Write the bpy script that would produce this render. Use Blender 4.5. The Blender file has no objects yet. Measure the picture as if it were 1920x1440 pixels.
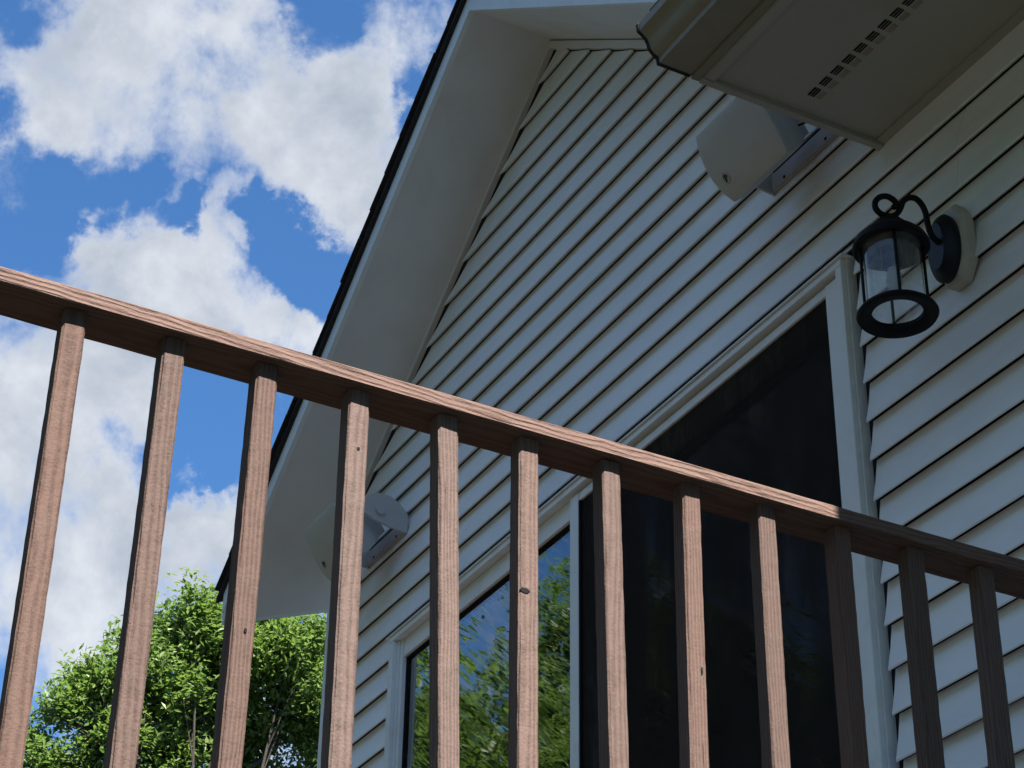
import bpy, bmesh, math, random
from mathutils import Vector, Matrix, noise as mn

# ------------------------------------------------------------------ scene, camera, sky, sun
S = bpy.context.scene
C = S.collection
R = math.radians
ZO = 1.6                      # camera height above the lawn; coordinates below are relative to the eye
D = 2.62                      # distance of the house wall plane
XR = 2.43                     # distance of the railing's outer edge

YAW, PITCH, ROLL = R(-62.217), R(31.583), R(0.966)
FWD = Vector((math.sin(YAW)*math.cos(PITCH), math.cos(YAW)*math.cos(PITCH), math.sin(PITCH)))
_rt = Vector((math.cos(YAW), -math.sin(YAW), 0)); _up = _rt.cross(FWD)
RT = _rt*math.cos(ROLL) + _up*math.sin(ROLL)
UP = -_rt*math.sin(ROLL) + _up*math.cos(ROLL)
cam = bpy.data.cameras.new('camera'); co = bpy.data.objects.new('camera', cam); C.objects.link(co)
m = Matrix((RT, UP, -FWD)).transposed().to_4x4(); m.translation = (0, 0, ZO)
co.matrix_world = m
cam.sensor_width = 36; cam.lens = 3886.3/1920*36; cam.clip_end = 2000; cam.clip_start = 0.05
S.camera = co
S.render.resolution_x, S.render.resolution_y = 1024, 768

SUN = Vector((1.0, 0.045, 1.55)).normalized()
S.view_settings.view_transform = 'Standard'; S.view_settings.look = 'None'
S.view_settings.gamma = 1; S.view_settings.use_curve_mapping = False
S.view_settings.exposure = 1.75
SUN_STRENGTH, SKY_STRENGTH = 5.0, 0.05

sl = bpy.data.lights.new('sun', 'SUN'); sl.energy = SUN_STRENGTH; sl.angle = R(0.5); sl.color = (1, 0.95, 0.88)
so = bpy.data.objects.new('sun', sl); C.objects.link(so)
so.rotation_euler = (-SUN).to_track_quat('-Z', 'Y').to_euler(); so.location = (20, 0, 40)

def pdir(x, y):
    return (FWD*3886.3 + RT*(x-960) - UP*(y-720)).normalized()

class NT:
    """small helper to write node trees"""
    def __init__(s, nt): s.nt = nt
    def n(s, typ, **k):
        x = s.nt.nodes.new(typ)
        for a, v in k.items(): setattr(x, a, v)
        return x
    def l(s, a, b): s.nt.links.new(a, b)
    def put(s, sock, v):
        if isinstance(v, bpy.types.NodeSocket): s.l(v, sock)
        else: sock.default_value = v
    def m(s, op, a, b=0.0, c=0.0):
        x = s.n('ShaderNodeMath', operation=op); s.put(x.inputs[0], a); s.put(x.inputs[1], b); s.put(x.inputs[2], c); return x.outputs[0]
    def vm(s, op, a, b=(0, 0, 0)):
        x = s.n('ShaderNodeVectorMath', operation=op); s.put(x.inputs[0], a); s.put(x.inputs[1], b); return x
    def mr(s, v, a, b, c=0.0, d=1.0, smooth=False):
        x = s.n('ShaderNodeMapRange', interpolation_type='SMOOTHSTEP' if smooth else 'LINEAR')
        s.put(x.inputs[0], v); s.put(x.inputs[1], a); s.put(x.inputs[2], b); s.put(x.inputs[3], c); s.put(x.inputs[4], d); return x.outputs[0]
    def noise(s, vec, scale, detail=4, rough=0.5, dist=0.0):
        x = s.n('ShaderNodeTexNoise'); s.put(x.inputs['Vector'], vec); x.inputs['Scale'].default_value = scale
        x.inputs['Detail'].default_value = detail; x.inputs['Roughness'].default_value = rough; x.inputs['Distortion'].default_value = dist
        return x.outputs['Fac']
    def mix(s, f, a, b):
        x = s.n('ShaderNodeMix', data_type='RGBA'); s.put(x.inputs[0], f); s.put(x.inputs[6], a); s.put(x.inputs[7], b); return x.outputs[2]

W = bpy.data.worlds.new('World'); S.world = W; W.use_nodes = True
W.node_tree.nodes.clear(); w = NT(W.node_tree)
sky = w.n('ShaderNodeTexSky', sky_type='NISHITA'); sky.sun_disc = False
sky.sun_elevation = math.asin(SUN.z); sky.sun_rotation = math.atan2(SUN.x, SUN.y); sky.air_density = 1.0; sky.dust_density = 0.2; sky.ozone_density = 1.5
dirv = w.n('ShaderNodeTexCoord').outputs['Generated']
# cloud fields: (px, py, radius px, amount) as seen from the eye, turned into directions in the sky
BLOBS = [(300, 170, 280, .13), (110, 110, 200, .12), (540, 120, 200, .12), (430, 300, 120, .15), (330, 425, 50, -.22), (500, 470, 55, -.16), (235, 405, 60, -.14), (60, 20, 70, -.12), (600, 260, 170, .16), (610, 390, 110, .16), (700, 160, 70, .10),
         (50, 345, 130, -.26), (180, 370, 90, -.16), (860, 200, 120, -.22), (610, 5, 80, -.16), (810, 40, 60, .08), (400, 20, 60, -.08), (200, 60, 50, -.06),
         (270, 490, 110, .26), (440, 455, 60, .20), (560, 615, 90, .22), (350, 560, 110, .20), (570, 500, 90, -.24), (690, 540, 130, -.22),
         (60, 700, 220, .20), (200, 700, 140, .14), (90, 980, 270, .24), (240, 960, 140, .10), (50, 470, 90, -.10),
         (400, 760, 105, -.26), (270, 845, 80, -.18), (460, 850, 100, -.24), (395, 930, 60, .14), (420, 1040, 90, .15), (335, 1000, 50, -.12), (240, 1120, 190, .10)]
wn = w.n('ShaderNodeTexNoise'); w.l(dirv, wn.inputs['Vector']); wn.inputs['Scale'].default_value = 16; wn.inputs['Detail'].default_value = 7; wn.inputs['Roughness'].default_value = .6
wofs = w.vm('MULTIPLY', w.vm('SUBTRACT', wn.outputs['Color'], (.5, .5, .5)).outputs[0], (.11, .11, .11)).outputs[0]
wdir = w.vm('NORMALIZE', w.vm('ADD', dirv, wofs).outputs[0]).outputs[0]
bias = None
for (px, py, r, a) in BLOBS:
    d = w.vm('DOT_PRODUCT', wdir, tuple(pdir(px, py))).outputs['Value']
    v = w.mr(d, math.cos(1.25*r/3886.3), 1.0, 0.0, a, True)
    bias = v if bias is None else w.m('ADD', bias, v)
f1 = w.noise(w.vm('ADD', dirv, (.7, .2, 1.3)).outputs[0], 13, 14, 0.60, 0.15)
f2 = w.noise(w.vm('ADD', dirv, (3.1, 1.7, 0.4)).outputs[0], 30, 8, 0.6, 0.2)
field = w.m('ADD', w.m('ADD', w.m('MULTIPLY_ADD', w.m('SUBTRACT', f1, .5), 1.15, .5), w.m('MULTIPLY', w.m('SUBTRACT', f2, .5), .34)), bias)
dens = w.mr(field, 0.43, 0.76, 0.0, 0.96, True)
thick = w.mr(field, 0.52, 0.80, 0.15, 1.0, True)
f3 = w.noise(w.vm('ADD', dirv, (.7-.012, .2+.004, 1.3+.022)).outputs[0], 13, 8, 0.60, 0.15)
f4 = w.noise(w.vm('ADD', dirv, (5.3, .9, 2.2)).outputs[0], 17, 6, 0.58, 0.3)
shade = w.m('ADD', w.mr(w.m('SUBTRACT', f3, f1), -.12, .12, 0.0, .5), w.mr(f4, .32, .72, 0.0, .62))
ccol = w.mix(w.m('MINIMUM', w.m('MULTIPLY', thick, shade), 1.0), (5.0, 5.2, 5.5, 1), (2.5, 2.85, 3.4, 1))
tint = w.vm('MULTIPLY', sky.outputs[0], (.51, .87, 1.19)).outputs[0]
bg = w.n('ShaderNodeBackground'); bg.inputs[1].default_value = SKY_STRENGTH
w.l(w.mix(dens, tint, ccol), bg.inputs[0])
wo = w.n('ShaderNodeOutputWorld'); w.l(bg.outputs[0], wo.inputs[0])

# ------------------------------------------------------------------ materials
MATS = {}
def mat(name, col, rough=0.6, var=0.0, vscale=6.0, bump=0.0, bscale=60.0, spec=0.3, metal=0.0, dirt=None, stretch=None):
    M = bpy.data.materials.new(name); M.use_nodes = True; t = NT(M.node_tree); b = M.node_tree.nodes['Principled BSDF']
    b.inputs['Roughness'].default_value = rough; b.inputs['Specular IOR Level'].default_value = spec; b.inputs['Metallic'].default_value = metal
    geo = t.n('ShaderNodeNewGeometry').outputs['Position']
    if stretch:
        mp = t.n('ShaderNodeMapping'); t.l(geo, mp.inputs[0]); mp.inputs['Scale'].default_value = stretch; geo = mp.outputs[0]
    c = (*col, 1)
    if var:
        f = t.mr(t.noise(geo, vscale, 6, .6), .3, .7)
        c = t.mix(f, tuple(x*(1-var) for x in col)+(1,), tuple(min(1, x*(1+var)) for x in col)+(1,))
    if dirt:
        f = t.mr(t.noise(geo, dirt[1], 8, .65, .4), dirt[2], dirt[3], 0, dirt[4])
        c = t.mix(f, c, (*dirt[0], 1))
    t.put(b.inputs['Base Color'], c)
    if bump:
        bn = t.n('ShaderNodeBump'); bn.inputs['Strength'].default_value = 1; bn.inputs['Distance'].default_value = bump
        t.l(t.noise(geo, bscale, 5, .6), bn.inputs['Height']); t.l(bn.outputs[0], b.inputs['Normal'])
    MATS[name] = M
    return M

mat('siding', (.83, .855, .86), .45, .05, 3.0, .0008, 22, dirt=((.60, .62, .60), 5, .5, .8, .35), stretch=(.5, 1, 1))
mat('trim', (.80, .84, .85), .4, .04, 4.0, .0003, 60, dirt=((.50, .48, .42), 9, .52, .8, .4))
mat('fascia', (.80, .87, .90), .45, .05, 4.0, .0006, 25, dirt=((.60, .64, .64), 14, .55, .8, .4))
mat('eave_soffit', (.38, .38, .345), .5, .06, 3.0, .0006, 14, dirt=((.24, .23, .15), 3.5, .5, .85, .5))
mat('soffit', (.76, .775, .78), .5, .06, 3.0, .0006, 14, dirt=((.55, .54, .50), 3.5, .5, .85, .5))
mat('gutter', (.28, .27, .22), .4, .10, 5.0, .0005, 30, dirt=((.22, .21, .15), 10, .45, .75, .6))
mat('sheathing', (.02, .02, .022), .9)
mat('black_metal', (.006, .006, .006), .6, .2, 40, .0004, 220, spec=.18)
mat('plate_metal', (.007, .010, .014), .45, .2, 40, .0004, 160, spec=.3)
mat('speaker', (.52, .53, .52), .55, .03, 10, .0006, 420)
mat('speaker_body', (.50, .50, .49), .5, .05, 8, .0003, 60)
mat('bracket_block', (.55, .53, .47), .5, .08, 20)
mat('bracket', (.42, .42, .41), .6, .05)
mat('dark', (.006, .006, .007), .9)
mat('shingle', (.030, .030, .032), .95, .4, 60, .003, 160)
mat('interior', (.10, .10, .10), .8, .1)
mat('ceramic', (.42, .41, .36), .4)
mat('ground', (.018, .022, .012), .95, .45, 1.5, .03, 18, dirt=((.03, .026, .018), .6, .45, .7, .6))
mat('bark', (.045, .037, .03), .95, .4, 9, .02, 24, stretch=(1, 1, .3))

def wood(name, col, grain):
    M = bpy.data.materials.new(name); M.use_nodes = True; t = NT(M.node_tree); b = M.node_tree.nodes['Principled BSDF']
    b.inputs['Specular IOR Level'].default_value = .12
    oc = t.n('ShaderNodeTexCoord').outputs['Object']; rnd = t.n('ShaderNodeObjectInfo').outputs['Random']
    off = t.n('ShaderNodeCombineXYZ'); t.l(t.m('MULTIPLY', rnd, 37.0), off.inputs[0]); t.l(t.m('MULTIPLY', rnd, 91.0), off.inputs[1]); t.l(t.m('MULTIPLY', rnd, 57.0), off.inputs[2])
    P = t.vm('ADD', oc, off.outputs[0]).outputs[0]
    sp = t.n('ShaderNodeSeparateXYZ'); t.l(oc, sp.inputs[0])
    mp = t.n('ShaderNodeMapping'); t.l(P, mp.inputs[0]); mp.inputs['Scale'].default_value = (1, 1, .16)
    n1 = t.noise(mp.outputs[0], 9, 3, .5)                     # slow wander of the rings
    n2 = t.noise(mp.outputs[0], 5.0, 1, .5)                               # tilt of the pith along the piece
    hx = t.m('ADD', sp.outputs[0], t.mr(t.m('FRACT', t.m('MULTIPLY', rnd, 13.7)), 0, 1, -.035, .035))
    hy = t.m('ADD', sp.outputs[1], t.mr(t.m('FRACT', t.m('MULTIPLY', rnd, 7.3)), 0, 1, .012, .07))
    rad = t.m('SQRT', t.m('ADD', t.m('MULTIPLY', hx, hx), t.m('MULTIPLY', hy, hy)))
    rad = t.m('ADD', rad, t.m('MULTIPLY', t.noise(mp.outputs[0], 60, 3, .6), .007))
    rad = t.m('ADD', t.m('ADD', rad, t.m('MULTIPLY', n1, .016)), t.m('MULTIPLY', n2, .05))
    ring = t.m('MULTIPLY_ADD', t.m('SINE', t.m('MULTIPLY', rad, 2*math.pi/.0058)), .5, .5)
    ring = t.m('POWER', ring, 1.6)
    blot = t.noise(P, 26, 6, .65)
    mp2 = t.n('ShaderNodeMapping'); t.l(P, mp2.inputs[0]); mp2.inputs['Scale'].default_value = (1, 1, .05)
    fib = t.noise(mp2.outputs[0], 330, 4, .7)
    grit = t.noise(P, 240, 3, .7)
    h = t.m('ADD', t.m('ADD', t.m('MULTIPLY', t.m('MULTIPLY', ring, t.mr(blot, .3, .7, .25, 1.0)), .8), t.m('MULTIPLY', fib, .75)), t.m('ADD', t.m('MULTIPLY', blot, .9), t.m('MULTIPLY', grit, .5)))
    bn = t.n('ShaderNodeBump'); bn.inputs['Distance'].default_value = grain
    t.l(t.mr(t.m('FRACT', t.m('MULTIPLY', rnd, 3.3)), 0, 1, .6, 1.0), bn.inputs['Strength'])
    t.l(h, bn.inputs['Height']); t.l(bn.outputs[0], b.inputs['Normal'])
    lo = tuple(x*.74 for x in col)+(1,); hi = tuple(x*1.12 for x in col)+(1,)
    c = t.mix(t.mr(t.m('ADD', t.m('MULTIPLY', ring, .4), t.m('MULTIPLY', fib, .6)), .25, .7), hi, lo)
    c = t.mix(t.mr(blot, .38, .68, 0, .5), c, (col[0]*.98, col[1]*1.10, col[2]*1.08, 1))
    c = t.mix(t.mr(t.noise(P, 70, 5, .7), .66, .74, 0, .7), c, (col[0]*.35, col[1]*.33, col[2]*.33, 1))   # flecks where paint has gone
    crack = t.mr(t.noise(mp2.outputs[0], 75, 5, .65, .3), .655, .70, 0, .75)
    c = t.mix(crack, c, (col[0]*.28, col[1]*.26, col[2]*.26, 1))
    tone = t.mr(t.m('FRACT', t.m('MULTIPLY', rnd, 23.1)), 0, 1, .82, 1.12)
    hs = t.n('ShaderNodeHueSaturation'); t.l(c, hs.inputs['Color']); t.l(tone, hs.inputs['Value'])
    t.l(t.mr(t.m('FRACT', t.m('MULTIPLY', rnd, 5.9)), 0, 1, .88, 1.15), hs.inputs['Saturation']); c = hs.outputs[0]
    t.put(b.inputs['Base Color'], c); b.inputs['Roughness'].default_value = .72
    MATS[name] = M
wood('painted_wood', (.147, .096, .081), .0020)
wood('deck_wood', (.040, .029, .024), .0016)

def glass_mat(name, col, refl, trans, rough=0.0, wavy=0.0, body=None):
    M = bpy.data.materials.new(name); M.use_nodes = True; nt = M.node_tree; nt.nodes.clear(); t = NT(nt)
    out = t.n('ShaderNodeOutputMaterial'); tr = t.n('ShaderNodeBsdfTransparent'); tr.inputs[0].default_value = (*col, 1)
    gl = t.n('ShaderNodeBsdfGlossy'); gl.inputs['Roughness'].default_value = rough; gl.inputs[0].default_value = (1, 1, 1, 1)
    gg = t.n('ShaderNodeNewGeometry'); cosv = t.m('ABSOLUTE', t.vm('DOT_PRODUCT', gg.outputs['Normal'], gg.outputs['Incoming']).outputs['Value'])
    fr = t.m('MULTIPLY_ADD', t.m('POWER', t.m('SUBTRACT', 1.0, cosv), 5.0), .957, .043)
    fac = t.m('MINIMUM', t.m('MULTIPLY', fr, refl), 1.0)
    if wavy:
        geo = t.n('ShaderNodeNewGeometry').outputs['Position']
        uu = t.vm('DOT_PRODUCT', geo, (.79*.25, 0, -.61*.25)).outputs['Value']; vv = t.vm('DOT_PRODUCT', geo, (.61*2.2, 0, .79*2.2)).outputs['Value']
        mp = t.n('ShaderNodeCombineXYZ'); t.l(uu, mp.inputs[0]); t.l(vv, mp.inputs[2])
        h = t.m('ADD', t.noise(mp.outputs[0], 3.0, 2, .5), t.m('MULTIPLY', t.noise(mp.outputs[0], 11.0, 2, .5), .22))
        bn = t.n('ShaderNodeBump'); bn.inputs['Strength'].default_value = 1; bn.inputs['Distance'].default_value = wavy
        t.l(h, bn.inputs['Height']); t.l(bn.outputs[0], gl.inputs['Normal'])
    base = tr.outputs[0]
    if body:
        df = t.n('ShaderNodeBsdfDiffuse'); df.inputs[0].default_value = (.8, .82, .82, 1); m2 = t.n('ShaderNodeMixShader')
        t.l(t.mr(t.noise(t.n('ShaderNodeNewGeometry').outputs['Position'], 45, 5, .6), .35, .7, body*.4, body*1.6), m2.inputs[0]); t.l(base, m2.inputs[1]); t.l(df.outputs[0], m2.inputs[2]); base = m2.outputs[0]
    mx = t.n('ShaderNodeMixShader'); t.l(fac, mx.inputs[0]); t.l(base, mx.inputs[1]); t.l(gl.outputs[0], mx.inputs[2])
    t.l(mx.outputs[0], out.inputs[0]); MATS[name] = M
glass_mat('door_glass', (.55, .60, .58), 2.7, .5, rough=.008, wavy=.0038)
glass_mat('lantern_glass', (.92, .95, .95), 1.1, .8, body=.14)

def screen_mat():
    M = bpy.data.materials.new('insect_screen'); M.use_nodes = True; nt = M.node_tree; nt.nodes.clear(); t = NT(nt)
    out = t.n('ShaderNodeOutputMaterial'); tr = t.n('ShaderNodeBsdfTransparent'); df = t.n('ShaderNodeBsdfDiffuse'); df.inputs[0].default_value = (.030, .027, .025, 1)
    mx = t.n('ShaderNodeMixShader')
    geo = t.n('ShaderNodeNewGeometry').outputs['Position']
    mp = t.n('ShaderNodeMapping'); t.l(geo, mp.inputs[0]); mp.inputs['Scale'].default_value = (1, 1, .25)
    t.l(t.mr(t.noise(mp.outputs[0], 7, 5, .6), .38, .68, .20, .62), mx.inputs[0])
    inv = t.m('SUBTRACT', 1.0, mx.inputs[0].links[0].from_socket)
    t.l(inv, mx.inputs[0])
    t.l(tr.outputs[0], mx.inputs[1]); t.l(df.outputs[0], mx.inputs[2]); t.l(mx.outputs[0], out.inputs[0]); MATS['insect_screen'] = M
screen_mat()

def leaf_mat(name, c1, c2, c3):
    M = bpy.data.materials.new(name); M.use_nodes = True; nt = M.node_tree; nt.nodes.clear(); t = NT(nt)
    out = t.n('ShaderNodeOutputMaterial'); g = t.n('ShaderNodeNewGeometry'); r = g.outputs['Random Per Island']
    cl = t.noise(g.outputs['Position'], 1.6, 3, .5)
    c = t.mix(r, (*c1, 1), (*c2, 1)); c = t.mix(t.mr(cl, .45, .68, 0, .7), c, (*c3, 1))
    df = t.n('ShaderNodeBsdfPrincipled'); t.l(c, df.inputs['Base Color']); df.inputs['Roughness'].default_value = .42; df.inputs['Specular IOR Level'].default_value = .4
    tl = t.n('ShaderNodeBsdfTranslucent'); t.l(t.mix(.5, c, (.17, .30, .04, 1)), tl.inputs[0])
    mx = t.n('ShaderNodeMixShader'); mx.inputs[0].default_value = .5
    t.l(df.outputs[0], mx.inputs[1]); t.l(tl.outputs[0], mx.inputs[2]); t.l(mx.outputs[0], out.inputs[0]); MATS[name] = M
leaf_mat('leaf_ash', (.10, .165, .045), (.21, .285, .095), (.155, .235, .045))
leaf_mat('leaf_far', (.07, .12, .035), (.14, .20, .06), (.10, .16, .035))

# ------------------------------------------------------------------ mesh helpers
class MB:
    def __init__(s): s.v = []; s.f = []; s.smooth = False
    def quadstrip(s, rings, closed=True, cap=True):
        n = len(rings[0]); o = len(s.v)
        for r in rings: s.v += [tuple(p) for p in r]
        for i in range(len(rings)-1):
            for j in range(n if closed else n-1):
                k = (j+1) % n
                s.f.append((o+i*n+j, o+i*n+k, o+(i+1)*n+k, o+(i+1)*n+j))
        if cap and closed:
            s.f.append(tuple(o+j for j in reversed(range(n)))); e = o+(len(rings)-1)*n; s.f.append(tuple(e+j for j in range(n)))
        return s
    def box(s, x0, x1, y0, y1, z0, z1):
        return s.quadstrip([[(x0, y0, z0), (x1, y0, z0), (x1, y1, z0), (x0, y1, z0)], [(x0, y0, z1), (x1, y0, z1), (x1, y1, z1), (x0, y1, z1)]])
    def poly_y(s, pts, y0, y1):      # polygon in xz pulled along y
        return s.quadstrip([[(x, y0, z) for x, z in pts], [(x, y1, z) for x, z in pts]])
    def poly_x(s, pts, x0, x1):      # polygon in yz pulled along x
        return s.quadstrip([[(x0, y, z) for y, z in pts], [(x1, y, z) for y, z in pts]])
    def tube(s, path, r, n=10):
        path = [Vector(p) for p in path]; rings = []
        ref = None
        for i, p in enumerate(path):
            d = (path[min(i+1, len(path)-1)] - path[max(i-1, 0)]).normalized()
            if ref is None: ref = d.orthogonal().normalized()
            ref = (ref - d*ref.dot(d)).normalized(); b = d.cross(ref)
            rr = r[i] if isinstance(r, (list, tuple)) else r
            rings.append([p + (ref*math.cos(a)+b*math.sin(a))*rr for a in [2*math.pi*k/n for k in range(n)]])
        return s.quadstrip(rings)
    def lathe(s, c, prof, n=40, closed=False):
        rings = [[(c[0]+r*math.cos(2*math.pi*k/n), c[1]+r*math.sin(2*math.pi*k/n), c[2]+z) for k in range(n)] for r, z in prof]
        if closed: rings.append(rings[0])
        return s.quadstrip(rings, True, not closed)
    def build(s, name, material, parent=None, org=None, bevel=0.0, smooth=False, seg=2):
        """verts are given relative to the eye; org is the thing's origin"""
        o = Vector(org if org is not None else (parent_origin(parent) if parent else (0, 0, -ZO)))
        me = bpy.data.meshes.new(name); me.from_pydata([tuple(Vector(v)-o) for v in s.v], [], s.f)
        bm = bmesh.new(); bm.from_mesh(me); bmesh.ops.recalc_face_normals(bm, faces=bm.faces)
        if bevel: bmesh.ops.bevel(bm, geom=list(bm.edges), offset=bevel, segments=seg, affect='EDGES', clamp_overlap=True)
        if smooth:
            for f in bm.faces: f.smooth = True
        bm.to_mesh(me); bm.free()
        if smooth: me.set_sharp_from_angle(angle=R(35))
        me.materials.append(MATS[material])
        ob = bpy.data.objects.new(name, me); C.objects.link(ob)
        if parent is not None: ob.parent = parent; ob['_o'] = parent['_o']
        else: ob.location = o + Vector((0, 0, ZO)); ob['_o'] = tuple(o)
        return ob
def parent_origin(p): return tuple(p['_o'])
def tag(o, label=None, cat=None, group=None, kind=None):
    if label: o['label'] = label
    if cat: o['category'] = cat
    if group: o['group'] = group
    if kind: o['kind'] = kind
    return o
def thing(name, org, label, cat, group=None):
    o = bpy.data.objects.new(name, None); C.objects.link(o); o.location = Vector(org)+Vector((0, 0, ZO)); o['_o'] = tuple(org); o.empty_display_size = .2
    return tag(o, label, cat, group)

# ------------------------------------------------------------------ ground
g = MB(); N = 40
for i in range(N+1):
    for j in range(N+1):
        u, v = (i/N*2-1), (j/N*2-1); x = 600*u*abs(u)**1.5; y = 600*v*abs(v)**1.5
        g.v.append((x, y, -ZO + (0 if math.hypot(x, y) < 14 else .25*mn.noise((x*.03, y*.03, 0)))))
for i in range(N):
    for j in range(N): a = i*(N+1)+j; g.f.append((a, a+N+1, a+N+2, a+1))
tag(g.build('ground', 'ground', org=(0, 0, -ZO)), kind='structure')

# ------------------------------------------------------------------ house
PX, PZ, SL = -4.70, 4.675, .755          # gable peak of the soffit line and roof slope
XC, XE = -6.305, 4.2                      # left corner of the front wall, far right end
YB = 9.0
YF = D-.31                               # front of the rake overhang
def zs(x): return PZ - SL*abs(x-PX)
EZ = 3.116                               # underside of the right-hand eave
DX0, DX1, DZ1 = -5.735, -3.226, 2.863    # door frame, outer
DECK = .727; DZ0 = DECK+.06
house = thing('house', (-3.0, D, -ZO), 'grey vinyl-sided house with steep front gable and dark shingled roof behind the deck', 'house')
EAVE_X = -3.075
# sheathing behind the boards, with the door opening
sh = MB(); Y0, Y1 = D, D+.10
sh.box(XC, DX0, Y0, Y1, -ZO, DZ0); sh.box(DX1, XE, Y0, Y1, -ZO, EZ+.1); sh.box(DX0, DX1, Y0, Y1, -ZO, DZ0)
sh.box(XC, DX0, Y0, Y1, DZ0, DZ1)
sh.poly_y([(XC, DZ1), (DX1, DZ1), (DX1, zs(DX1)), (PX, PZ), (XC, zs(XC))], Y0, Y1)
sh.poly_y([(DX1, EZ+.1), (DX1+1.0, EZ+.1), (DX1, zs(DX1))], Y0, Y1)
sh.build('wall', 'sheathing', house)
# the other walls and the room behind the door
o_ = MB(); o_.poly_x([(D+.1, -ZO), (YB, -ZO), (YB, zs(XC)), (D+.1, zs(XC))], XC, XC+.1); o_.build('wall', 'siding', house)
o_ = MB(); o_.box(XE-.1, XE, D+.1, YB, -ZO, 3.2); o_.build('wall', 'siding', house)
o_ = MB(); o_.box(XC+.1, XE-.1, YB-.1, YB, -ZO, 3.3); o_.build('wall', 'siding', house)
o_ = MB(); o_.box(XC+.1, XE-.1, D+.1, YB-.1, DZ0-.2, DZ0-.02); o_.build('floor', 'interior', house)
o_ = MB(); o_.box(XC+.1, XE-.1, D+.1, YB-.1, 3.02, 3.10); o_.build('ceiling', 'interior', house)
o_ = MB(); o_.box(XC+.1, XE-.1, D+4.0, D+4.1, DZ0, 3.02); o_.build('room_wall', 'interior', house)

# siding boards, one mesh each
EXP, ZREF, LIP = .1016, 2.094, .0235
def board(z0, z1, xl, xr, alt, zoff=0.0, proud=0.0):
    """xl, xr give the end as a function of z"""
    lip = LIP + proud
    prof = [(D-.0046, z0+.016), (D-.0050, z0+.014), (D-lip+.0005, z0-.001 if alt else z0), (D-lip-.001, z0+.003), (D-lip*.55, (z0+z1)/2+.004), (D-.004-proud, z1+.008), (D-.001, z1+.008)]
    b = MB()
    L = [(xl(z), y, z) for y, z in prof]; Rr = [(xr(z), y, z) for y, z in prof]
    if max(r[0]-l[0] for l, r in zip(L, Rr)) < .01: return
    Rr = [(max(r[0], l[0]+.001), r[1], r[2]) for l, r in zip(L, Rr)]
    b.quadstrip([L, Rr]); b.build('siding_board', 'siding', house)
SEAMS = {8: -2.805, 9: -3.052, 3: -2.2, 14: -4.9, 17: -5.2, 12: -3.9, 5: -2.45, 20: -4.4}
GAP = .022
for k in range(-36, 26):
    z0 = ZREF + k*EXP; z1 = z0 + EXP
    if z0 < -ZO+.25: continue
    alt = k % 2
    def slopeL(z): return max(XC+.085, PX-(PZ-.03-z)/SL+GAP*3.2)
    def slopeR(z): return min(XE, (PX+(PZ-.03-z)/SL-GAP) if z > EZ+.05 else XE)
    spans = []
    if z1 <= DZ0-.02 or z0 >= DZ1-.004: spans = [(slopeL, slopeR)]
    else: spans = [(lambda z: XC+.085, lambda z: DX0-.004-.010), (lambda z: DX1+.026, lambda z: XE)]
    if z0 < DZ1-.004 < z1:       # the course that the door head cuts: a notched board
        board(z0, z1, slopeL, lambda z: DX0-.014, alt); board(z0, z1, lambda z: DX1+.026, lambda z: -2.818, alt); board(z0, z1, lambda z: -2.8162, slopeR, alt, proud=.0005)
        board(DZ1+.019, z1, lambda z: DX0-.0138, lambda z: DX1+.0258, 0)
        continue
    for a, b_ in spans:
        sx = SEAMS.get(k)
        if sx and a(z0) < sx < b_(z0) :
            board(z0, z1, a, lambda z, sx=sx: sx+.25*(z-z0)**2/EXP, alt); board(z0, z1, lambda z, sx=sx: sx+.0018+.25*(z-z0)**2/EXP, b_, alt, proud=.0005)
        else: board(z0, z1, a, b_, alt)
# corner post, channels
cp = MB(); cp.box(XC-.015, XC+.09, D-.028, D-.002, -ZO+.2, zs(XC)-.02); cp.build('corner_post', 'trim', house, bevel=.003)
cp = MB(); cp.box(XC-.017, XC-.002, D-.0275, D+.11, -ZO+.2, zs(XC)-.14); cp.build('corner_post', 'trim', house, bevel=.003)
for x0, x1, z0, z1 in ((DX1+.001, DX1+.006, DZ0, DZ1+.014),):
    j = MB(); j.box(x0, x1, D-.026, D+.0, z0, z1); j.build('door_channel', 'trim', house)
j = MB(); j.box(DX0-.012, DX0-.002, D-.026, D, DZ0, DZ1); j.build('door_channel', 'trim', house)
# rake soffits, channels along them, fascias
XL_END = -6.34
def slope_panel(xa, xb, y0, y1, dz0, dz1):
    b = MB(); return b.quadstrip([[(xa, y0, zs(xa)+dz0), (xa, y1, zs(xa)+dz0), (xa, y1, zs(xa)+dz1), (xa, y0, zs(xa)+dz1)], [(xb, y0, zs(xb)+dz0), (xb, y1, zs(xb)+dz0), (xb, y1, zs(xb)+dz1), (xb, y0, zs(xb)+dz1)]])
def foot(y): return -6.625+(y-YF)*.33        # the skewed lower end of the left overhang
sp = MB(); pl = [(PX, YF+.001), (PX, D+.05), (foot(D+.05), D+.05), (foot(YF), YF+.001)]
sp.quadstrip([[(x, y, zs(x)) for x, y in pl], [(x, y, zs(x)+.012) for x, y in pl]]); sp.build('rake_soffit', 'soffit', house)
slope_panel(PX, -2.95, YF+.001, D+.05, 0, .012).build('rake_soffit', 'soffit', house)
slope_panel(XL_END, PX-.004, D-.022, D-.003, -.034, -.001).build('soffit_channel', 'soffit', house)
slope_panel(PX-.004, -2.95, D-.022, D-.003, -.034, -.001).build('soffit_channel', 'soffit', house)
FH = .072
slope_panel(-6.595, PX, YF-.018, YF, -.004, FH).build('rake_fascia', 'fascia', house)
slope_panel(PX, -2.90, YF-.018, YF, -.004, FH).build('rake_fascia', 'fascia', house)
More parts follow.
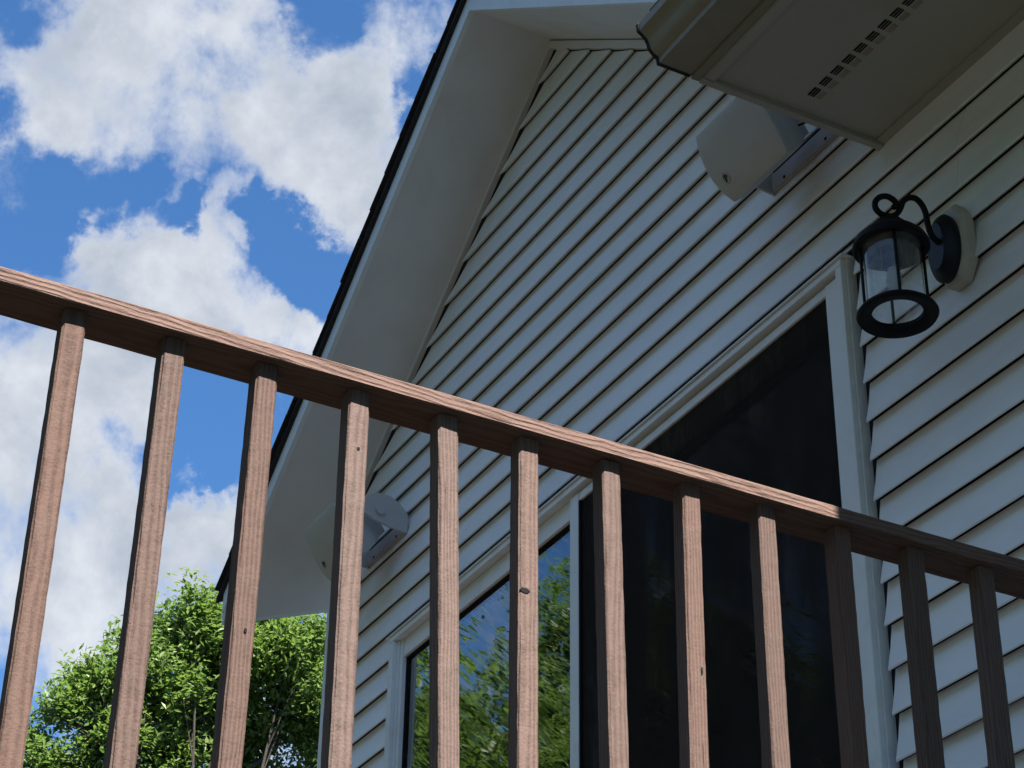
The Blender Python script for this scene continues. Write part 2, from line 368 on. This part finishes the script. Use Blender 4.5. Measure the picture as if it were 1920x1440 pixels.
# closing board along the skewed foot of the overhang
rp = MB(); pl = [(foot(YF), YF), (foot(D+.16), D+.16), (foot(D+.16)-.016, D+.16), (foot(YF)-.016, YF)]
rp.quadstrip([[(x, y, zs(x)+.003) for x, y in pl], [(x, y, zs(x)+FH-.001) for x, y in pl]]); rp.build('eave_fascia', 'fascia', house)
# gable roof: deck plus overlapping shingle courses
YR0 = YF-.045
for sgn, xe in ((-1, -6.60), (1, -2.55)):
    if sgn < 0:
        q = MB(); pl = [(PX, YR0+.012), (PX, YB+.3), (XC-.03, YB+.3), (XC-.03, D+.24), (xe-.03, YR0+.012)]
        q.quadstrip([[(x, y, zs(x)+FH) for x, y in pl], [(x, y, zs(x)+FH+.022) for x, y in pl]]); rf = q.build('roof', 'shingle', house)
    else: rf = slope_panel(xe, PX, YR0+.012, YB+.3, FH, FH+.022).build('roof', 'shingle', house)
    n = 17 if sgn < 0 else 15; ca = 1/math.hypot(1, SL); sa = SL*ca
    L = abs(PX-xe)/ca; step = L/n
    rnd = random.Random(5+sgn)
    for i in range(n):
        s0 = L - i*step + (.012 if i == 0 else 0); s1 = max(0, s0-step*1.25)          # distance down from the ridge
        def P(s, h): return (PX+sgn*s*ca + sgn*h*sa, PZ+FH+.022 - s*sa + h*ca)
        b = MB(); j = rnd.uniform(-.004, .003)
        pts = [P(s0, .006), P(s0, .014), P(s1, .008), P(s1, .002)]
        ye = lambda x: YB+.3 if (sgn > 0 or x > XC-.03) else YR0+.03+(x+6.64)*1.45
        b.quadstrip([[(x, YR0+j, z) for x, z in pts], [(x, ye(x), z) for x, z in pts]]); b.build('shingle_course', 'shingle', rf)

# right-hand eave: soffit, vents, fascia, gutter, roof
YG = D-.54
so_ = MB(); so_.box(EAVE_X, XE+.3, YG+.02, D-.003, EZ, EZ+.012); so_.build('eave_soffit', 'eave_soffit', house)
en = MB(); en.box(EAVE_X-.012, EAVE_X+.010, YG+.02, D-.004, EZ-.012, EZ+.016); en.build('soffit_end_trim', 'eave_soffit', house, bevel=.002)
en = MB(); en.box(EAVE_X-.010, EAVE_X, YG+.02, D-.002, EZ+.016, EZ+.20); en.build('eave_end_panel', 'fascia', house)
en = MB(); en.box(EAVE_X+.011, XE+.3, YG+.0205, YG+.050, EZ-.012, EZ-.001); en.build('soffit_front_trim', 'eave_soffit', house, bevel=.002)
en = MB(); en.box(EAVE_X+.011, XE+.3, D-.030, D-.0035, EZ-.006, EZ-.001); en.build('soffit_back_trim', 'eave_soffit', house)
en = MB(); en.box(EAVE_X-.012, XE+.3, YG, YG+.0195, EZ-.006, EZ+.15); en.build('eave_fascia', 'gutter', house)
prof = [(YG-.003, .118), (YG-.003, .002), (1.992, .002), (1.990, .018), (1.978, .024), (1.969, .034), (1.965, .048), (1.960, .060), (1.949, .070), (1.940, .076), (1.938, .096), (1.944, .103)]
inn = [(y+.004 if i else y-.002, z+.002) for i, (y, z) in enumerate(prof)][::-1]
gp = [(y, EZ+z) for y, z in prof] + [(y, EZ+z) for y, z in inn]
gu = MB(); gu.poly_x(gp, EAVE_X-.01, XE+.3); gut = gu.build('gutter', 'gutter', house, smooth=True)
outl = [(y-(.0025 if i > 1 else 0), EZ+z-(.0025 if 0 < i < 4 else 0)) for i, (y, z) in enumerate(prof)]
gu = MB(); gu.poly_x(outl, EAVE_X-.016, EAVE_X-.008); gu.build('end_cap', 'shingle', gut)
en = MB(); en.poly_x([(YG-.09, EZ+.135), (YG-.09, EZ+.16), (6.6, EZ+.16+.5*4.6), (6.6, EZ+.135+.5*4.6)], EAVE_X-.02, XE+.4); mrf = en.build('roof', 'shingle', house)
en = MB(); en.poly_x([(6.6, EZ+.135+.5*4.6), (6.6, EZ+.16+.5*4.6), (11.2, EZ+.16), (11.2, EZ+.135)], EAVE_X-.02, XE+.4); en.build('roof', 'shingle', house)
for i in range(12):
    y0 = YG-.10+i*.40; z0 = EZ+.16+.5*(y0-(YG-.09))
    b = MB(); b.poly_x([(y0, z0+.006), (y0, z0+.016), (y0+.45, z0+.23), (y0+.45, z0+.226)], EAVE_X-.025, XE+.4); b.build('shingle_course', 'shingle', mrf)
# louvred vents in the soffit: two facing rows
sof = [o for o in house.children if o.name.startswith('eave_soffit')][-1]
x = -3.0085
i = 0
while x < 1.2:
    v = MB(); x1 = x+.031; yv = 2.3500
    v.box(x, x1, yv, yv+.0185, EZ-.0012, EZ-.0004); ve = v.build('vent', 'dark', sof)
    x += .0447; i += 1
    if i > 60: break
x = -3.0085; i = 0
while x < .2 and i < 60:
    v = MB(); x1 = x+.031
    for k in range(2):
        y = 2.3555+k*.0066; v.quadstrip([[(x, y, EZ-.0014), (x, y+.0005, EZ-.0022), (x, y+.0007, EZ-.0022), (x, y+.0006, EZ-.0014)], [(x1, y, EZ-.0014), (x1, y+.0005, EZ-.0022), (x1, y+.0007, EZ-.0022), (x1, y+.0006, EZ-.0014)]])
    v.build('vent_louvre', 'eave_soffit', sof)
    v = MB()
    for k in range(3):
        y = 2.3735+k*.0050; v.quadstrip([[(x, y, EZ-.0003), (x, y+.0036, EZ-.0026), (x, y+.0040, EZ-.0003)], [(x1-.004, y, EZ-.0003), (x1-.004, y+.0036, EZ-.0026), (x1-.004, y+.0040, EZ-.0003)]])
    v.build('vent_louvre', 'gutter', sof)
    x += .0447; i += 1

# ------------------------------------------------------------------ sliding door
door = MB(); YD = 2.58
door.box(DX0, DX0+.034, YD, D+.10, DZ0, DZ1-.0195); dr = door.build('patio_door', 'trim', house, bevel=.002)
def dpart(name, mat_, *b, bev=.0015):
    q = MB(); q.box(*b); return q.build(name, mat_, dr, bevel=bev)
dpart('jamb', 'trim', DX1-.024, DX1, YD, D+.10, DZ0, DZ1-.0195)
dpart('jamb', 'trim', DX1-.032, DX1-.0245, YD+.016, D+.10, DZ0, DZ1-.0195)
dpart('jamb', 'trim', DX0+.0345, DX0+.044, YD+.014, D+.10, DZ0, DZ1-.0195)
dpart('door_head', 'trim', DX0, DX1, YD, D+.10, DZ1-.019, DZ1)
dpart('door_head', 'trim', DX0-.02, DX1+.014, YD-.006, D-.002, DZ1+.0005, DZ1+.007)
dpart('sill', 'trim', DX0+.0445, DX1-.0325, YD, D+.10, DZ0-.001, DZ0+.03)
# fixed glazed panel on the left
XI0, XI1, ZT = DX0+.0445, DX1-.0325, DZ1-.020
Yl = 2.612
dpart('stile', 'trim', XI0, XI0+.018, Yl-.010, Yl+.03, DZ0+.031, ZT)
dpart('stile', 'trim', -4.53, -4.47, Yl+.004, Yl+.034, DZ0+.031, ZT)
dpart('top_rail', 'trim', XI0+.0185, -4.5305, Yl-.006, Yl+.03, ZT-.062, ZT)
dpart('bottom_rail', 'trim', XI0+.0185, -4.5305, Yl-.006, Yl+.03, DZ0+.031, DZ0+.12)
dpart('gasket', 'dark', XI0+.0185, -4.5305, Yl+.004, Yl+.03, ZT-.069, ZT-.0625, bev=0)
dpart('gasket', 'dark', XI0+.0185, XI0+.026, Yl+.004, Yl+.03, DZ0+.121, ZT-.0695, bev=0)
pn = dpart('pane', 'door_glass', XI0+.0265, -4.5305, Yl+.012, Yl+.018, DZ0+.121, ZT-.0695, bev=0)
# screen in front on the right, sliding glass panel behind it
Ys = 2.604
dpart('screen_stile', 'trim', -4.556, -4.508, Ys-.010, Ys+.006, DZ0+.031, ZT-.008)
dpart('screen_stile', 'trim', -3.312, XI1-.006, Ys-.010, Ys+.006, DZ0+.031, ZT-.008)
dpart('screen_rail', 'trim', -4.5075, -3.3125, Ys-.008, Ys+.006, ZT-.034, ZT-.008)
dpart('screen_rail', 'trim', -4.5075, -3.3125, Ys-.008, Ys+.006, DZ0+.031, DZ0+.08)
dpart('screen_gasket', 'dark', -4.5075, -4.500, Ys-.009, Ys+.006, DZ0+.081, ZT-.0345, bev=0)
q = MB(); q.box(-4.4995, -3.3125, Ys-.0015, Ys-.0005, DZ0+.081, ZT-.0345); q.build('insect_screen', 'insect_screen', dr)
Yg = 2.668
dpart('stile', 'trim', -4.46, -4.405, Yg-.014, Yg+.014, DZ0+.031, ZT)
dpart('stile', 'trim', -3.385, XI1-.002, Yg-.014, Yg+.014, DZ0+.031, ZT)
dpart('top_rail', 'trim', -4.4045, -3.3855, Yg-.014, Yg+.014, ZT-.062, ZT)
dpart('bottom_rail', 'trim', -4.4045, -3.3855, Yg-.014, Yg+.014, DZ0+.031, DZ0+.12)
dpart('pane', 'door_glass', -4.4045, -3.3855, Yg-.003, Yg+.003, DZ0+.121, ZT-.0625, bev=0)
tag(dr, 'white sliding patio door, clear left panel and dark insect screen on the right')

# ------------------------------------------------------------------ wall lantern
LX, LY, LZ = -2.828, 2.402, 2.421
lan = thing('wall_lantern', (LX, D-.02, 2.62), 'black metal wall lantern with clear glass cylinder and scrolled top by the door', 'lantern')
oc = [(.054*sx_, .080*sz_) for sx_, sz_ in ((-.45, -1.25), (.45, -1.25), (.95, -.72), (.95, .72), (.45, 1.25), (-.45, 1.25), (-.95, .72), (-.95, -.72))]
b = MB(); PZC = 2.655
b.quadstrip([[(LX-.006+u, D-.016, PZC+v) for u, v in oc], [(LX-.006+u, D-.040, PZC+v) for u, v in oc], [(LX-.006+u*.86, D-.052, PZC+v*.88) for u, v in oc]])
b.build('mounting_block', 'bracket_block', lan, bevel=.0012, seg=1)
def oval(cx, cz, rx, rz, y, n=36): return [(cx+rx*math.cos(2*math.pi*k/n), y, cz+rz*math.sin(2*math.pi*k/n)) for k in range(n)]
b = MB(); PC = PZC-.012
b.quadstrip([oval(LX-.010, PC, .047, .086, D-.0525), oval(LX-.010, PC, .048, .088, D-.064), oval(LX-.010, PC, .042, .080, D-.072), oval(LX-.010, PC, .034, .070, D-.075), oval(LX-.010, PC, .026, .060, D-.084)])
b.build('back_plate', 'plate_metal', lan, smooth=True)
def Xp(px, py, X=LX):
    d = pdir(px, py); return d*(X/d.x)
pts = [(1676, 389), (1680, 382), (1674, 374), (1662, 368), (1649, 370), (1641, 379), (1642, 391), (1652, 401), (1667, 406), (1680, 402), (1688, 391), (1693, 378), (1703, 371), (1716, 372), (1727, 382), (1735, 398), (1739, 418), (1746, 440), (1760, 455)]
P3 = [Xp(*p) for p in pts]
cr = []
for i in range(len(P3)-1):          # Catmull-Rom through the traced bar
    p0, p1, p2, p3 = P3[max(i-1, 0)], P3[i], P3[i+1], P3[min(i+2, len(P3)-1)]
    for k in range(4):
        t_ = k/4; cr.append(.5*((2*p1)+(p2-p0)*t_+(2*p0-5*p1+4*p2-p3)*t_*t_+(3*p1-p0-3*p2+p3)*t_**3))
cr.append(P3[-1])
b = MB(); b.tube(cr, .0068, 10); b.build('scroll_arm', 'black_metal', lan, smooth=True)
cz = .170                             # rim of the cap above the base ring
b = MB(); b.lathe((LX, LY, LZ), [(.064, cz-.004), (.080, cz-.012), (.083, cz-.008), (.082, cz), (.076, cz+.012), (.064, cz+.024), (.050, cz+.032), (.042, cz+.038), (.038, cz+.050), (.034, cz+.052), (.031, cz+.058), (.020, cz+.064), (.012, cz+.070), (.009, cz+.080)])
b.build('cap', 'black_metal', lan, smooth=True)
b = MB(); b.lathe((LX, LY, LZ), [(.054, .004), (.054, -.006), (.070, -.014), (.083, -.014), (.0865, -.008), (.082, .000), (.072, .008), (.064, .012)], closed=True)
b.build('base_ring', 'black_metal', lan, smooth=True)
b = MB(); b.lathe((LX, LY, LZ), [(.0615, .013), (.0615, cz*.5), (.0615, cz-.003)], closed=False); b.f = [f for f in b.f if len(f) == 4]; b.build('glass_cylinder', 'lantern_glass', lan, smooth=True)
for k in range(4):
    a = R(-32+90*k); x_, y_ = LX+.0665*math.cos(a), LY+.0665*math.sin(a)
    b = MB(); b.tube([(x_, y_, LZ+.004), (x_, y_, LZ+cz)], .0033, 8); b.build('cage_bar', 'black_metal', lan)
b = MB(); b.lathe((LX, LY, LZ), [(.018, cz-.06), (.020, cz-.055), (.020, cz-.006), (.016, cz-.005)], 20); b.build('socket', 'dark', lan, smooth=True)
b = MB(); b.lathe((LX, LY, LZ), [(.004, cz-.120), (.012, cz-.112), (.018, cz-.094), (.015, cz-.075), (.012, cz-.061)], 20); b.build('bulb', 'ceramic', lan, smooth=True)

# ------------------------------------------------------------------ outdoor speakers
def speaker(xl, label, shift=0.0):
    k = .89; yt, zt, yb, zb = 2.62*k, 3.696*k, 2.62*k*1.0465, 3.3536*k*1.0465
    wdt = .272; xr = xl+wdt; xc = (xl+xr)/2; cy, czz = (yt+yb)/2, (zt+zb)/2
    up_ = Vector((0, yt-yb, zt-zb)); hgt = up_.length; up_.normalize(); nrm = Vector((0, -up_.z, up_.y)); nrm = nrm if nrm.y < 0 else -nrm
    org = (xc, D-.02, 3.22)
    t = thing('outdoor_speaker', org, label, 'speaker', 'white outdoor speakers under the roof')
    ctr = Vector((xc, cy, czz))
    def outline(sx_, sy_, dep, bow, n=9):
        o = []; hw, hh = wdt/2*sx_, hgt/2*sy_
        for side in (1, -1):
            for i in range(n):
                v = -hh+2*hh*i/(n-1)
                v = v if side > 0 else -v
                o.append(ctr+Vector((side*(hw-.028*bow*(2*v/hgt)**2*(1 if side < 0 else .35)), 0, 0))+up_*v+nrm*dep)
        return o
    b = MB(); b.quadstrip([outline(.985, .985, -.012, 1), outline(1, 1, -.006, 1), outline(.99, .99, .001, 1), outline(.93, .92, .005, 1)]); b.build('grille', 'speaker', t, smooth=True)
    b = MB(); b.quadstrip([outline(.97, .97, -.0125, 1), outline(.95, .95, -.05, .8), outline(.78, .74, -.10, .5), outline(.62, .54, -.135, .3), outline(.50, .42, -.175, .3)]); b.build('cabinet', 'speaker_body', t, smooth=True)
    # small oval badge on the grille
    bc = ctr + Vector((-wdt*.31, 0, 0)) - up_*hgt*.20 + nrm*.0062
    ring = [bc+Vector((.011*math.cos(a), 0, 0))+up_*.014*math.sin(a) for a in [2*math.pi*i/20 for i in range(21)]]
    b = MB(); b.tube(ring, .0016, 6); b.build('badge', 'speaker_body', t, smooth=True)
    b = MB(); b.tube([bc+up_*.009+Vector((-.003, 0, 0)), bc-up_*.010+Vector((-.003, 0, 0))], .0016, 6); b.tube([bc+up_*.007, bc+up_*.004+Vector((.006, 0, 0)), bc-up_*.001], .0014, 6); b.build('badge', 'black_metal', t)
    # U bracket: bar on the wall and an arm to each end of the cabinet
    zb_ = 3.250
    b = MB(); b.box(xc-.148, xc+.148, D-.032, D-.020, zb_-.016, zb_+.040); b.build('bracket_bar', 'bracket', t, bevel=.003)
    for sgn in (-1, 1):
        x0 = xc+sgn*.150
        arm = [(D-.0205, zb_-.02), (D-.0205, zb_+.05), (D-.05, zb_+.085), (D-.09, zb_+.106), (D-.135, zb_+.108), (D-.172, zb_+.088), (D-.188, zb_+.055), (D-.186, zb_+.022), (D-.15, zb_+.004), (D-.09, zb_-.012)]
        b = MB(); b.poly_x(arm, x0-sgn*.002, x0+sgn*.006) ; b.build('bracket_arm', 'speaker_body', t, bevel=.0015)
        b = MB(); b.tube([(x0+sgn*.006, D-.128, zb_+.04), (x0+sgn*.016, D-.128, zb_+.04)], .017, 14); b.build('pivot_knob', 'speaker_body', t)
        for dx in (0,):
            b = MB(); b.tube([(xc+sgn*.09+dx, D-.034, zb_-.004), (xc+sgn*.09+dx, D-.0315, zb_-.004)], .0045, 10); b.build('screw', 'dark', t)
    if xl > -4:
      b = MB(); b.tube([(xc+.03, D-.16, 3.30), (xc+.08, D-.12, 3.255), (xc+.13, D-.06, 3.285), (xc+.17, D-.028, 3.36)], .003, 6); b.build('cable', 'black_metal', t)
    return t
speaker(-3.479, 'white outdoor speaker tilted down beside the vented soffit')
speaker(-5.964, 'white outdoor speaker tilted down beneath the low left end of the gable')

# ------------------------------------------------------------------ deck and railing
rng = random.Random(11)
def timber(name, length, wx, wy, parent, loc, rot, material='painted_wood', warp=.002, seg=26, seed=0, cham=.003, rough=.0008):
    """a board along local Z with softened, slightly uneven edges"""
    b = []; f = []; hx, hy = wx/2, wy/2; c = cham
    prof = [(-hx+c, -hy), (0, -hy), (hx-c, -hy), (hx, -hy+c), (hx, 0), (hx, hy-c), (hx-c, hy), (0, hy), (-hx+c, hy), (-hx, hy-c), (-hx, 0), (-hx, -hy+c)]; n = len(prof)
    for i in range(seg+1):
        z = length*i/seg
        wxo = warp*mn.noise((seed*7.1, 0, z*1.1)); wyo = warp*mn.noise((seed*3.3+40, 0, z*1.1)); tw = warp*6*mn.noise((seed*1.7+90, 0, z*.8))
        for j, (x, y) in enumerate(prof):
            k = 1+rough*40*mn.noise((x*40+seed, y*40, z*14))
            q = rough*1.5*mn.noise((x*60+seed, y*60+9, z*35))
            xx, yy = x*(1+.02*(k-1))+q, y*(1+.02*(k-1))+q
            b.append((xx*math.cos(tw)-yy*math.sin(tw)+wxo, xx*math.sin(tw)+yy*math.cos(tw)+wyo, z))
    for i in range(seg):
        for j in range(n):
            k = (j+1) % n; f.append((i*n+j, i*n+k, (i+1)*n+k, (i+1)*n+j))
    f.append(tuple(reversed(range(n)))); f.append(tuple(seg*n+j for j in range(n)))
    me = bpy.data.meshes.new(name); me.from_pydata(b, [], f); me.materials.append(MATS[material])
    ob = bpy.data.objects.new(name, me); C.objects.link(ob); ob.parent = parent; ob['_o'] = parent['_o']
    ob.location = Vector(loc)-Vector(parent_origin(parent)); ob.rotation_euler = rot
    return ob
Y_END, Y_WALL = -.75, D-.024
rail = thing('deck_railing', (-XR-.04, .9, DECK), 'brown painted wooden railing with square balusters standing in front of the patio door', 'railing')
ZC1 = .6743*XR; ZC0 = .6638*XR
ALONG_Y = (R(-90), 0, 0)              # local Z to +Y, local Y to -Z... local X stays
timber('cap_rail', Y_WALL-Y_END, .086, ZC1-ZC0, rail, (-XR-.043, Y_END, (ZC0+ZC1)/2), ALONG_Y, warp=.003, seg=110, seed=3, cham=.0018, rough=.0012)
BF = XR+.018                          # baluster front plane
timber('bottom_rail', Y_WALL-Y_END, .030, .064, rail, (-BF-.0345-.016, Y_END, DECK+.09), ALONG_Y, warp=.0015, seg=60, seed=9)
us = [.2361, .2962, .3550, .4152, .4759, .5334, .5932, .6545, .7142, .7760, .8380, .8995]
us = [.2361-.0598*k for k in range(8, 0, -1)] + us + [.961, 1.021]
BW = .0338
TILT = [.0006, .0047, .0049, -.0091, -.0353, -.009, -.0181, .0033, -.004, -.003, -.0034, .0055]
for i, u in enumerate(us):
    y = u*BF + BW/2
    if y < Y_END+.02 or y > Y_WALL-.03: continue
    hgt_ = ZC0-.001-(DECK+.03); tl = TILT[i-8] if 0 <= i-8 < len(TILT) else rng.uniform(-.004, .004)
    timber('baluster', hgt_, BW, BW, rail, (-BF-BW/2, y-tl*hgt_, DECK+.03), (-tl, rng.uniform(-.001, .001), rng.uniform(-.03, .03)), warp=.0012, seg=60, seed=20+i, cham=.0032, rough=.0004)
# knots and nail holes in the visible faces
def onb(px, py, X): d = pdir(px, py); return d*(X/d.x)
for px, py, ry, rz in ((984, 1107, .0085, .0042), (672, 841, .0022, .0026), (460, 1182, .0022, .0034), (1316, 1258, .0016, .006)):
    p = onb(px, py, -BF); p.x = -BF+.0007
    b = MB(); n = 14
    rr = [1+.25*mn.noise((px*.1, k*.9, 0)) for k in range(n)]
    b.quadstrip([[(p.x-.004, p.y+ry*rr[k]*math.cos(2*math.pi*k/n), p.z+rz*rr[k]*math.sin(2*math.pi*k/n)) for k in range(n)], [(p.x+.0002, p.y+ry*rr[k]*math.cos(2*math.pi*k/n), p.z+rz*rr[k]*math.sin(2*math.pi*k/n)) for k in range(n)]])
    b.build('knot_hole', 'dark', rail)
timber('newel_post', ZC0-.001+ZO+.0, .089, .089, rail, (-XR-.0195-.0635-.025, Y_END+.06, -ZO), (0, 0, 0), warp=.002, seg=40, seed=70)

deck = thing('deck', (-4.6, .9, -ZO), 'raised brown wooden deck in front of the patio door', 'deck')
y = Y_END; i = 0
while y < D-.16:
    timber('deck_board', 4.55, .028, .138, deck, (-6.98, y+.069, DECK-.014), (0, R(90), 0), 'deck_wood', warp=.002, seg=12, seed=100+i); y += .144; i += 1
for xx in (-XR-.035-.02, -4.0, -5.5, -6.93):
    timber('joist', Y_WALL-Y_END, .038, .18, deck, (xx, Y_END, DECK-.028-.0905), ALONG_Y, 'deck_wood', seg=8, seed=int(xx*10))
for xx in (-XR-.035-.09, -4.7, -6.85):
    for yy in (Y_END+.25,):
        timber('post', DECK-.03+ZO-.18, .089, .089, deck, (xx, yy, -ZO), (0, 0, 0), 'deck_wood', seg=8, seed=int(xx*7))
timber('beam', 4.5, .18, .038, deck, (-6.95, Y_END+.25, DECK-.03-.09), (0, R(90), 0), 'deck_wood', seg=8, seed=77)

# ------------------------------------------------------------------ trees
def tree_meshes(seed, lobes, base, n_clusters, leaves_per, leaf, cl_r, twigs=True, droop=.3, gapf=1.0, gapt=-.12):
    """lobes: (x,y,z,r) relative to the trunk base; returns (wood, crown) builders in local coordinates"""
    rn = random.Random(seed)
    wd = MB(); cr_ = MB()
    top = max(l[2]+l[3] for l in lobes); low = min(l[2]-l[3] for l in lobes)
    cx_ = sum(l[0] for l in lobes)/len(lobes); cy_ = sum(l[1] for l in lobes)/len(lobes)
    trunk = []; H = low+(top-low)*.55
    for i in range(9):
        t_ = i/8; trunk.append(Vector((cx_*t_*t_+.12*mn.noise((seed, t_*3, 0)), cy_*t_*t_+.12*mn.noise((seed+5, t_*3, 0)), H*t_)))
    r0 = .006*top+.02
    wd.tube(trunk, [r0*(1-.75*i/8) for i in range(9)], 10)
    for (lx, ly, lz, lr) in lobes:
        end = Vector((lx, ly, lz+lr*.3)); st = trunk[rn.choice((4, 5, 6, 7))]
        mid = st.lerp(end, .5)+Vector((rn.uniform(-.2, .2), rn.uniform(-.2, .2), rn.uniform(0, .25)*lr))
        path = [st, st.lerp(mid, .5)+Vector((0, 0, .05)), mid, mid.lerp(end, .5), end]
        wd.tube(path, [r0*.32, r0*.26, r0*.2, r0*.13, r0*.06], 6)
        for _ in range(7):
            a = mid.lerp(end, rn.random()); e = Vector((lx, ly, lz))+Vector((rn.gauss(0, 1), rn.gauss(0, 1), rn.gauss(0, .8))).normalized()*lr*rn.uniform(.6, 1)
            wd.tube([a, a.lerp(e, .5)+Vector((rn.uniform(-.1, .1), rn.uniform(-.1, .1), .06)), e], [r0*.10, r0*.06, r0*.025], 4)
    tot = sum(l[3]**2 for l in lobes)
    for (lx, ly, lz, lr) in lobes:
        nc = max(3, int(n_clusters*lr**2/tot))
        for _ in range(nc):
            d = Vector((rn.gauss(0, 1), rn.gauss(0, 1), rn.gauss(0, 1))).normalized()
            rr = lr*(rn.random()**.38)*(1+.45*mn.noise((lx+d.x*2.3, ly+d.y*2.3, lz+d.z*2.3)))
            c = Vector((lx, ly, lz))+Vector((d.x, d.y, d.z*.85))*rr
            if mn.noise((c.x*gapf+seed, c.y*gapf, c.z*gapf)) < gapt: continue
            axis = (d+Vector((rn.gauss(0, .5), rn.gauss(0, .5), rn.gauss(0, .4)+.35))).normalized()
            for q in range(leaves_per):
                s_ = rn.uniform(-1, 1)*cl_r
                p = c + axis*s_ + Vector((rn.gauss(0, .45), rn.gauss(0, .45), rn.gauss(0, .45)))*cl_r
                ld = (axis*.6+Vector((rn.gauss(0, 1), rn.gauss(0, 1), rn.gauss(0, .6)-droop))).normalized()
                sd = ld.cross(Vector((rn.gauss(0, .5), rn.gauss(0, .5), 1))).normalized()
                L_ = leaf*rn.uniform(.65, 1.25); w_ = L_*rn.uniform(.17, .26)
                up2 = sd.cross(ld)*w_*.35
                o = len(cr_.v)
                cr_.v += [tuple(p), tuple(p+ld*L_*.45+sd*w_+up2), tuple(p+ld*L_), tuple(p+ld*L_*.45-sd*w_+up2)]
                cr_.f += [(o, o+1, o+2), (o, o+2, o+3)]
    return wd, cr_
def mesh_of(mb, name, material):
    me = bpy.data.meshes.new(name); me.from_pydata([tuple(v) for v in mb.v], [], mb.f); me.materials.append(MATS[material]); return me
def place_tree(wm, cm, loc, label, group=None, rz=0, sc=1):
    t = bpy.data.objects.new('tree', None); C.objects.link(t); t.location = loc; t.rotation_euler = (0, 0, rz); t.scale = (sc,)*3
    tag(t, label, 'tree', group)
    for nm, me in (('trunk', wm), ('crown', cm)):
        o = bpy.data.objects.new(nm, me); C.objects.link(o); o.parent = t
    return t
# the tree that shows past the corner of the house, its lobes set at their own distance
TB = Vector((-20.5, 7.2, 0))
def lobe(px, py, rpx, dist):
    p = pdir(px, py)*dist + Vector((0, 0, ZO)) - TB
    return (p.x, p.y, p.z, rpx/3886.3*dist)
LB = [(360, 1190, 75, 24.5), (235, 1225, 55, 24.2), (440, 1240, 95, 24.6), (545, 1230, 90, 24.4), (300, 1300, 95, 24.2), (180, 1290, 60, 23.8), (110, 1345, 50, 23.6), (200, 1380, 80, 23.8),
      (420, 1360, 100, 24.8), (560, 1340, 90, 24.8), (60, 1420, 75, 23.6), (300, 1440, 90, 24.2), (640, 1260, 90, 25.2), (650, 1400, 90, 25.4), (150, 1500, 110, 24), (480, 1480, 70, 25.0), (340, 1560, 120, 24.8), (560, 1560, 120, 25), (60, 1560, 100, 23.6), (370, 1130, 40, 24.4), (480, 1150, 60, 24.8)]
wd, cr_ = tree_meshes(4, [lobe(*l) for l in LB], None, 6800, 19, .095, .15, gapf=2.0, gapt=-.16)
place_tree(mesh_of(wd, 'trunk', 'bark'), mesh_of(cr_, 'crown', 'leaf_ash'), TB, 'leafy sunlit green tree rising beyond the corner of the house')
# the trees of the yard that the door glass mirrors
rn = random.Random(9)
kinds = []
for sd in (21, 22):
    r2 = random.Random(sd); lb = [(0, 0, 7.6, 2.2)]
    for i in range(11):
        a = i*2.4; h = 4.6+i*.55; rr = 2.6*(1-(h-4.5)/9)
        lb.append((rr*math.cos(a), rr*math.sin(a), h, r2.uniform(1.1, 1.7)))
    lb.append((.3, -.2, 10.6, 1.2)); lb.append((-.4, .3, 11.6, .8))
    a_, b_ = tree_meshes(sd, lb, None, 2600, 16, .24, .34, gapf=.8)
    kinds.append((mesh_of(a_, 'trunk', 'bark'), mesh_of(b_, 'crown', 'leaf_far')))
YARD = [(-17.5, -5.6, 0, .3, .98), (-20.5, -2.6, 1, 1.3, 1.10), (-15.0, -9.5, 1, 2.2, .96), (-21.5, -8.5, 0, 4.0, 1.1), (-11.0, -15.0, 0, 5.1, 1.1), (-25.0, -4.5, 1, .9, 1.1), (-18.8, -4.2, 0, 2.9, .90), (-17.0, -7.4, 1, 4.4, .88)]
for (x, y, k, rz, sc) in YARD:
    place_tree(*kinds[k], (x, y, 0), 'tall green yard tree mirrored in the patio door glass', 'yard trees mirrored in the door', rz, sc)
for (x, y, k, rz, sc) in ((-8.5, -13.5, 1, .2, 1.05), (-4.0, -12.0, 0, 1.7, 1.05), (.8, -13.0, 1, 2.9, 1.1), (5.2, -12.2, 0, 4.1, 1.0), (-6.5, -17.5, 0, 3.3, 1.3), (-1.5, -17.0, 1, 5.0, 1.3)):  # unseen row added to block low sky and darken the wall under the eaves
    place_tree(*kinds[k], (x, y, 0), 'unseen tall tree added across the lawn to block low sky from the wall', 'unseen trees added to block low sky', rz, sc)
for (x, y, k, rz, sc) in ((8.0, -3.5, 0, 1.0, .95), (9.5, 1.2, 1, 2.0, .9), (7.0, -9.5, 1, 3.0, 1.0), (13.5, -5.0, 0, .4, 1.0)):  # unseen trees added to shade the lawn and darken the railing
    place_tree(*kinds[k], (x, y, 0), 'unseen tall tree added to shade the lawn beside the house', 'unseen trees added to shade the lawn', rz, sc)

for o in bpy.data.objects:
    if '_o' in o.keys(): del o['_o']
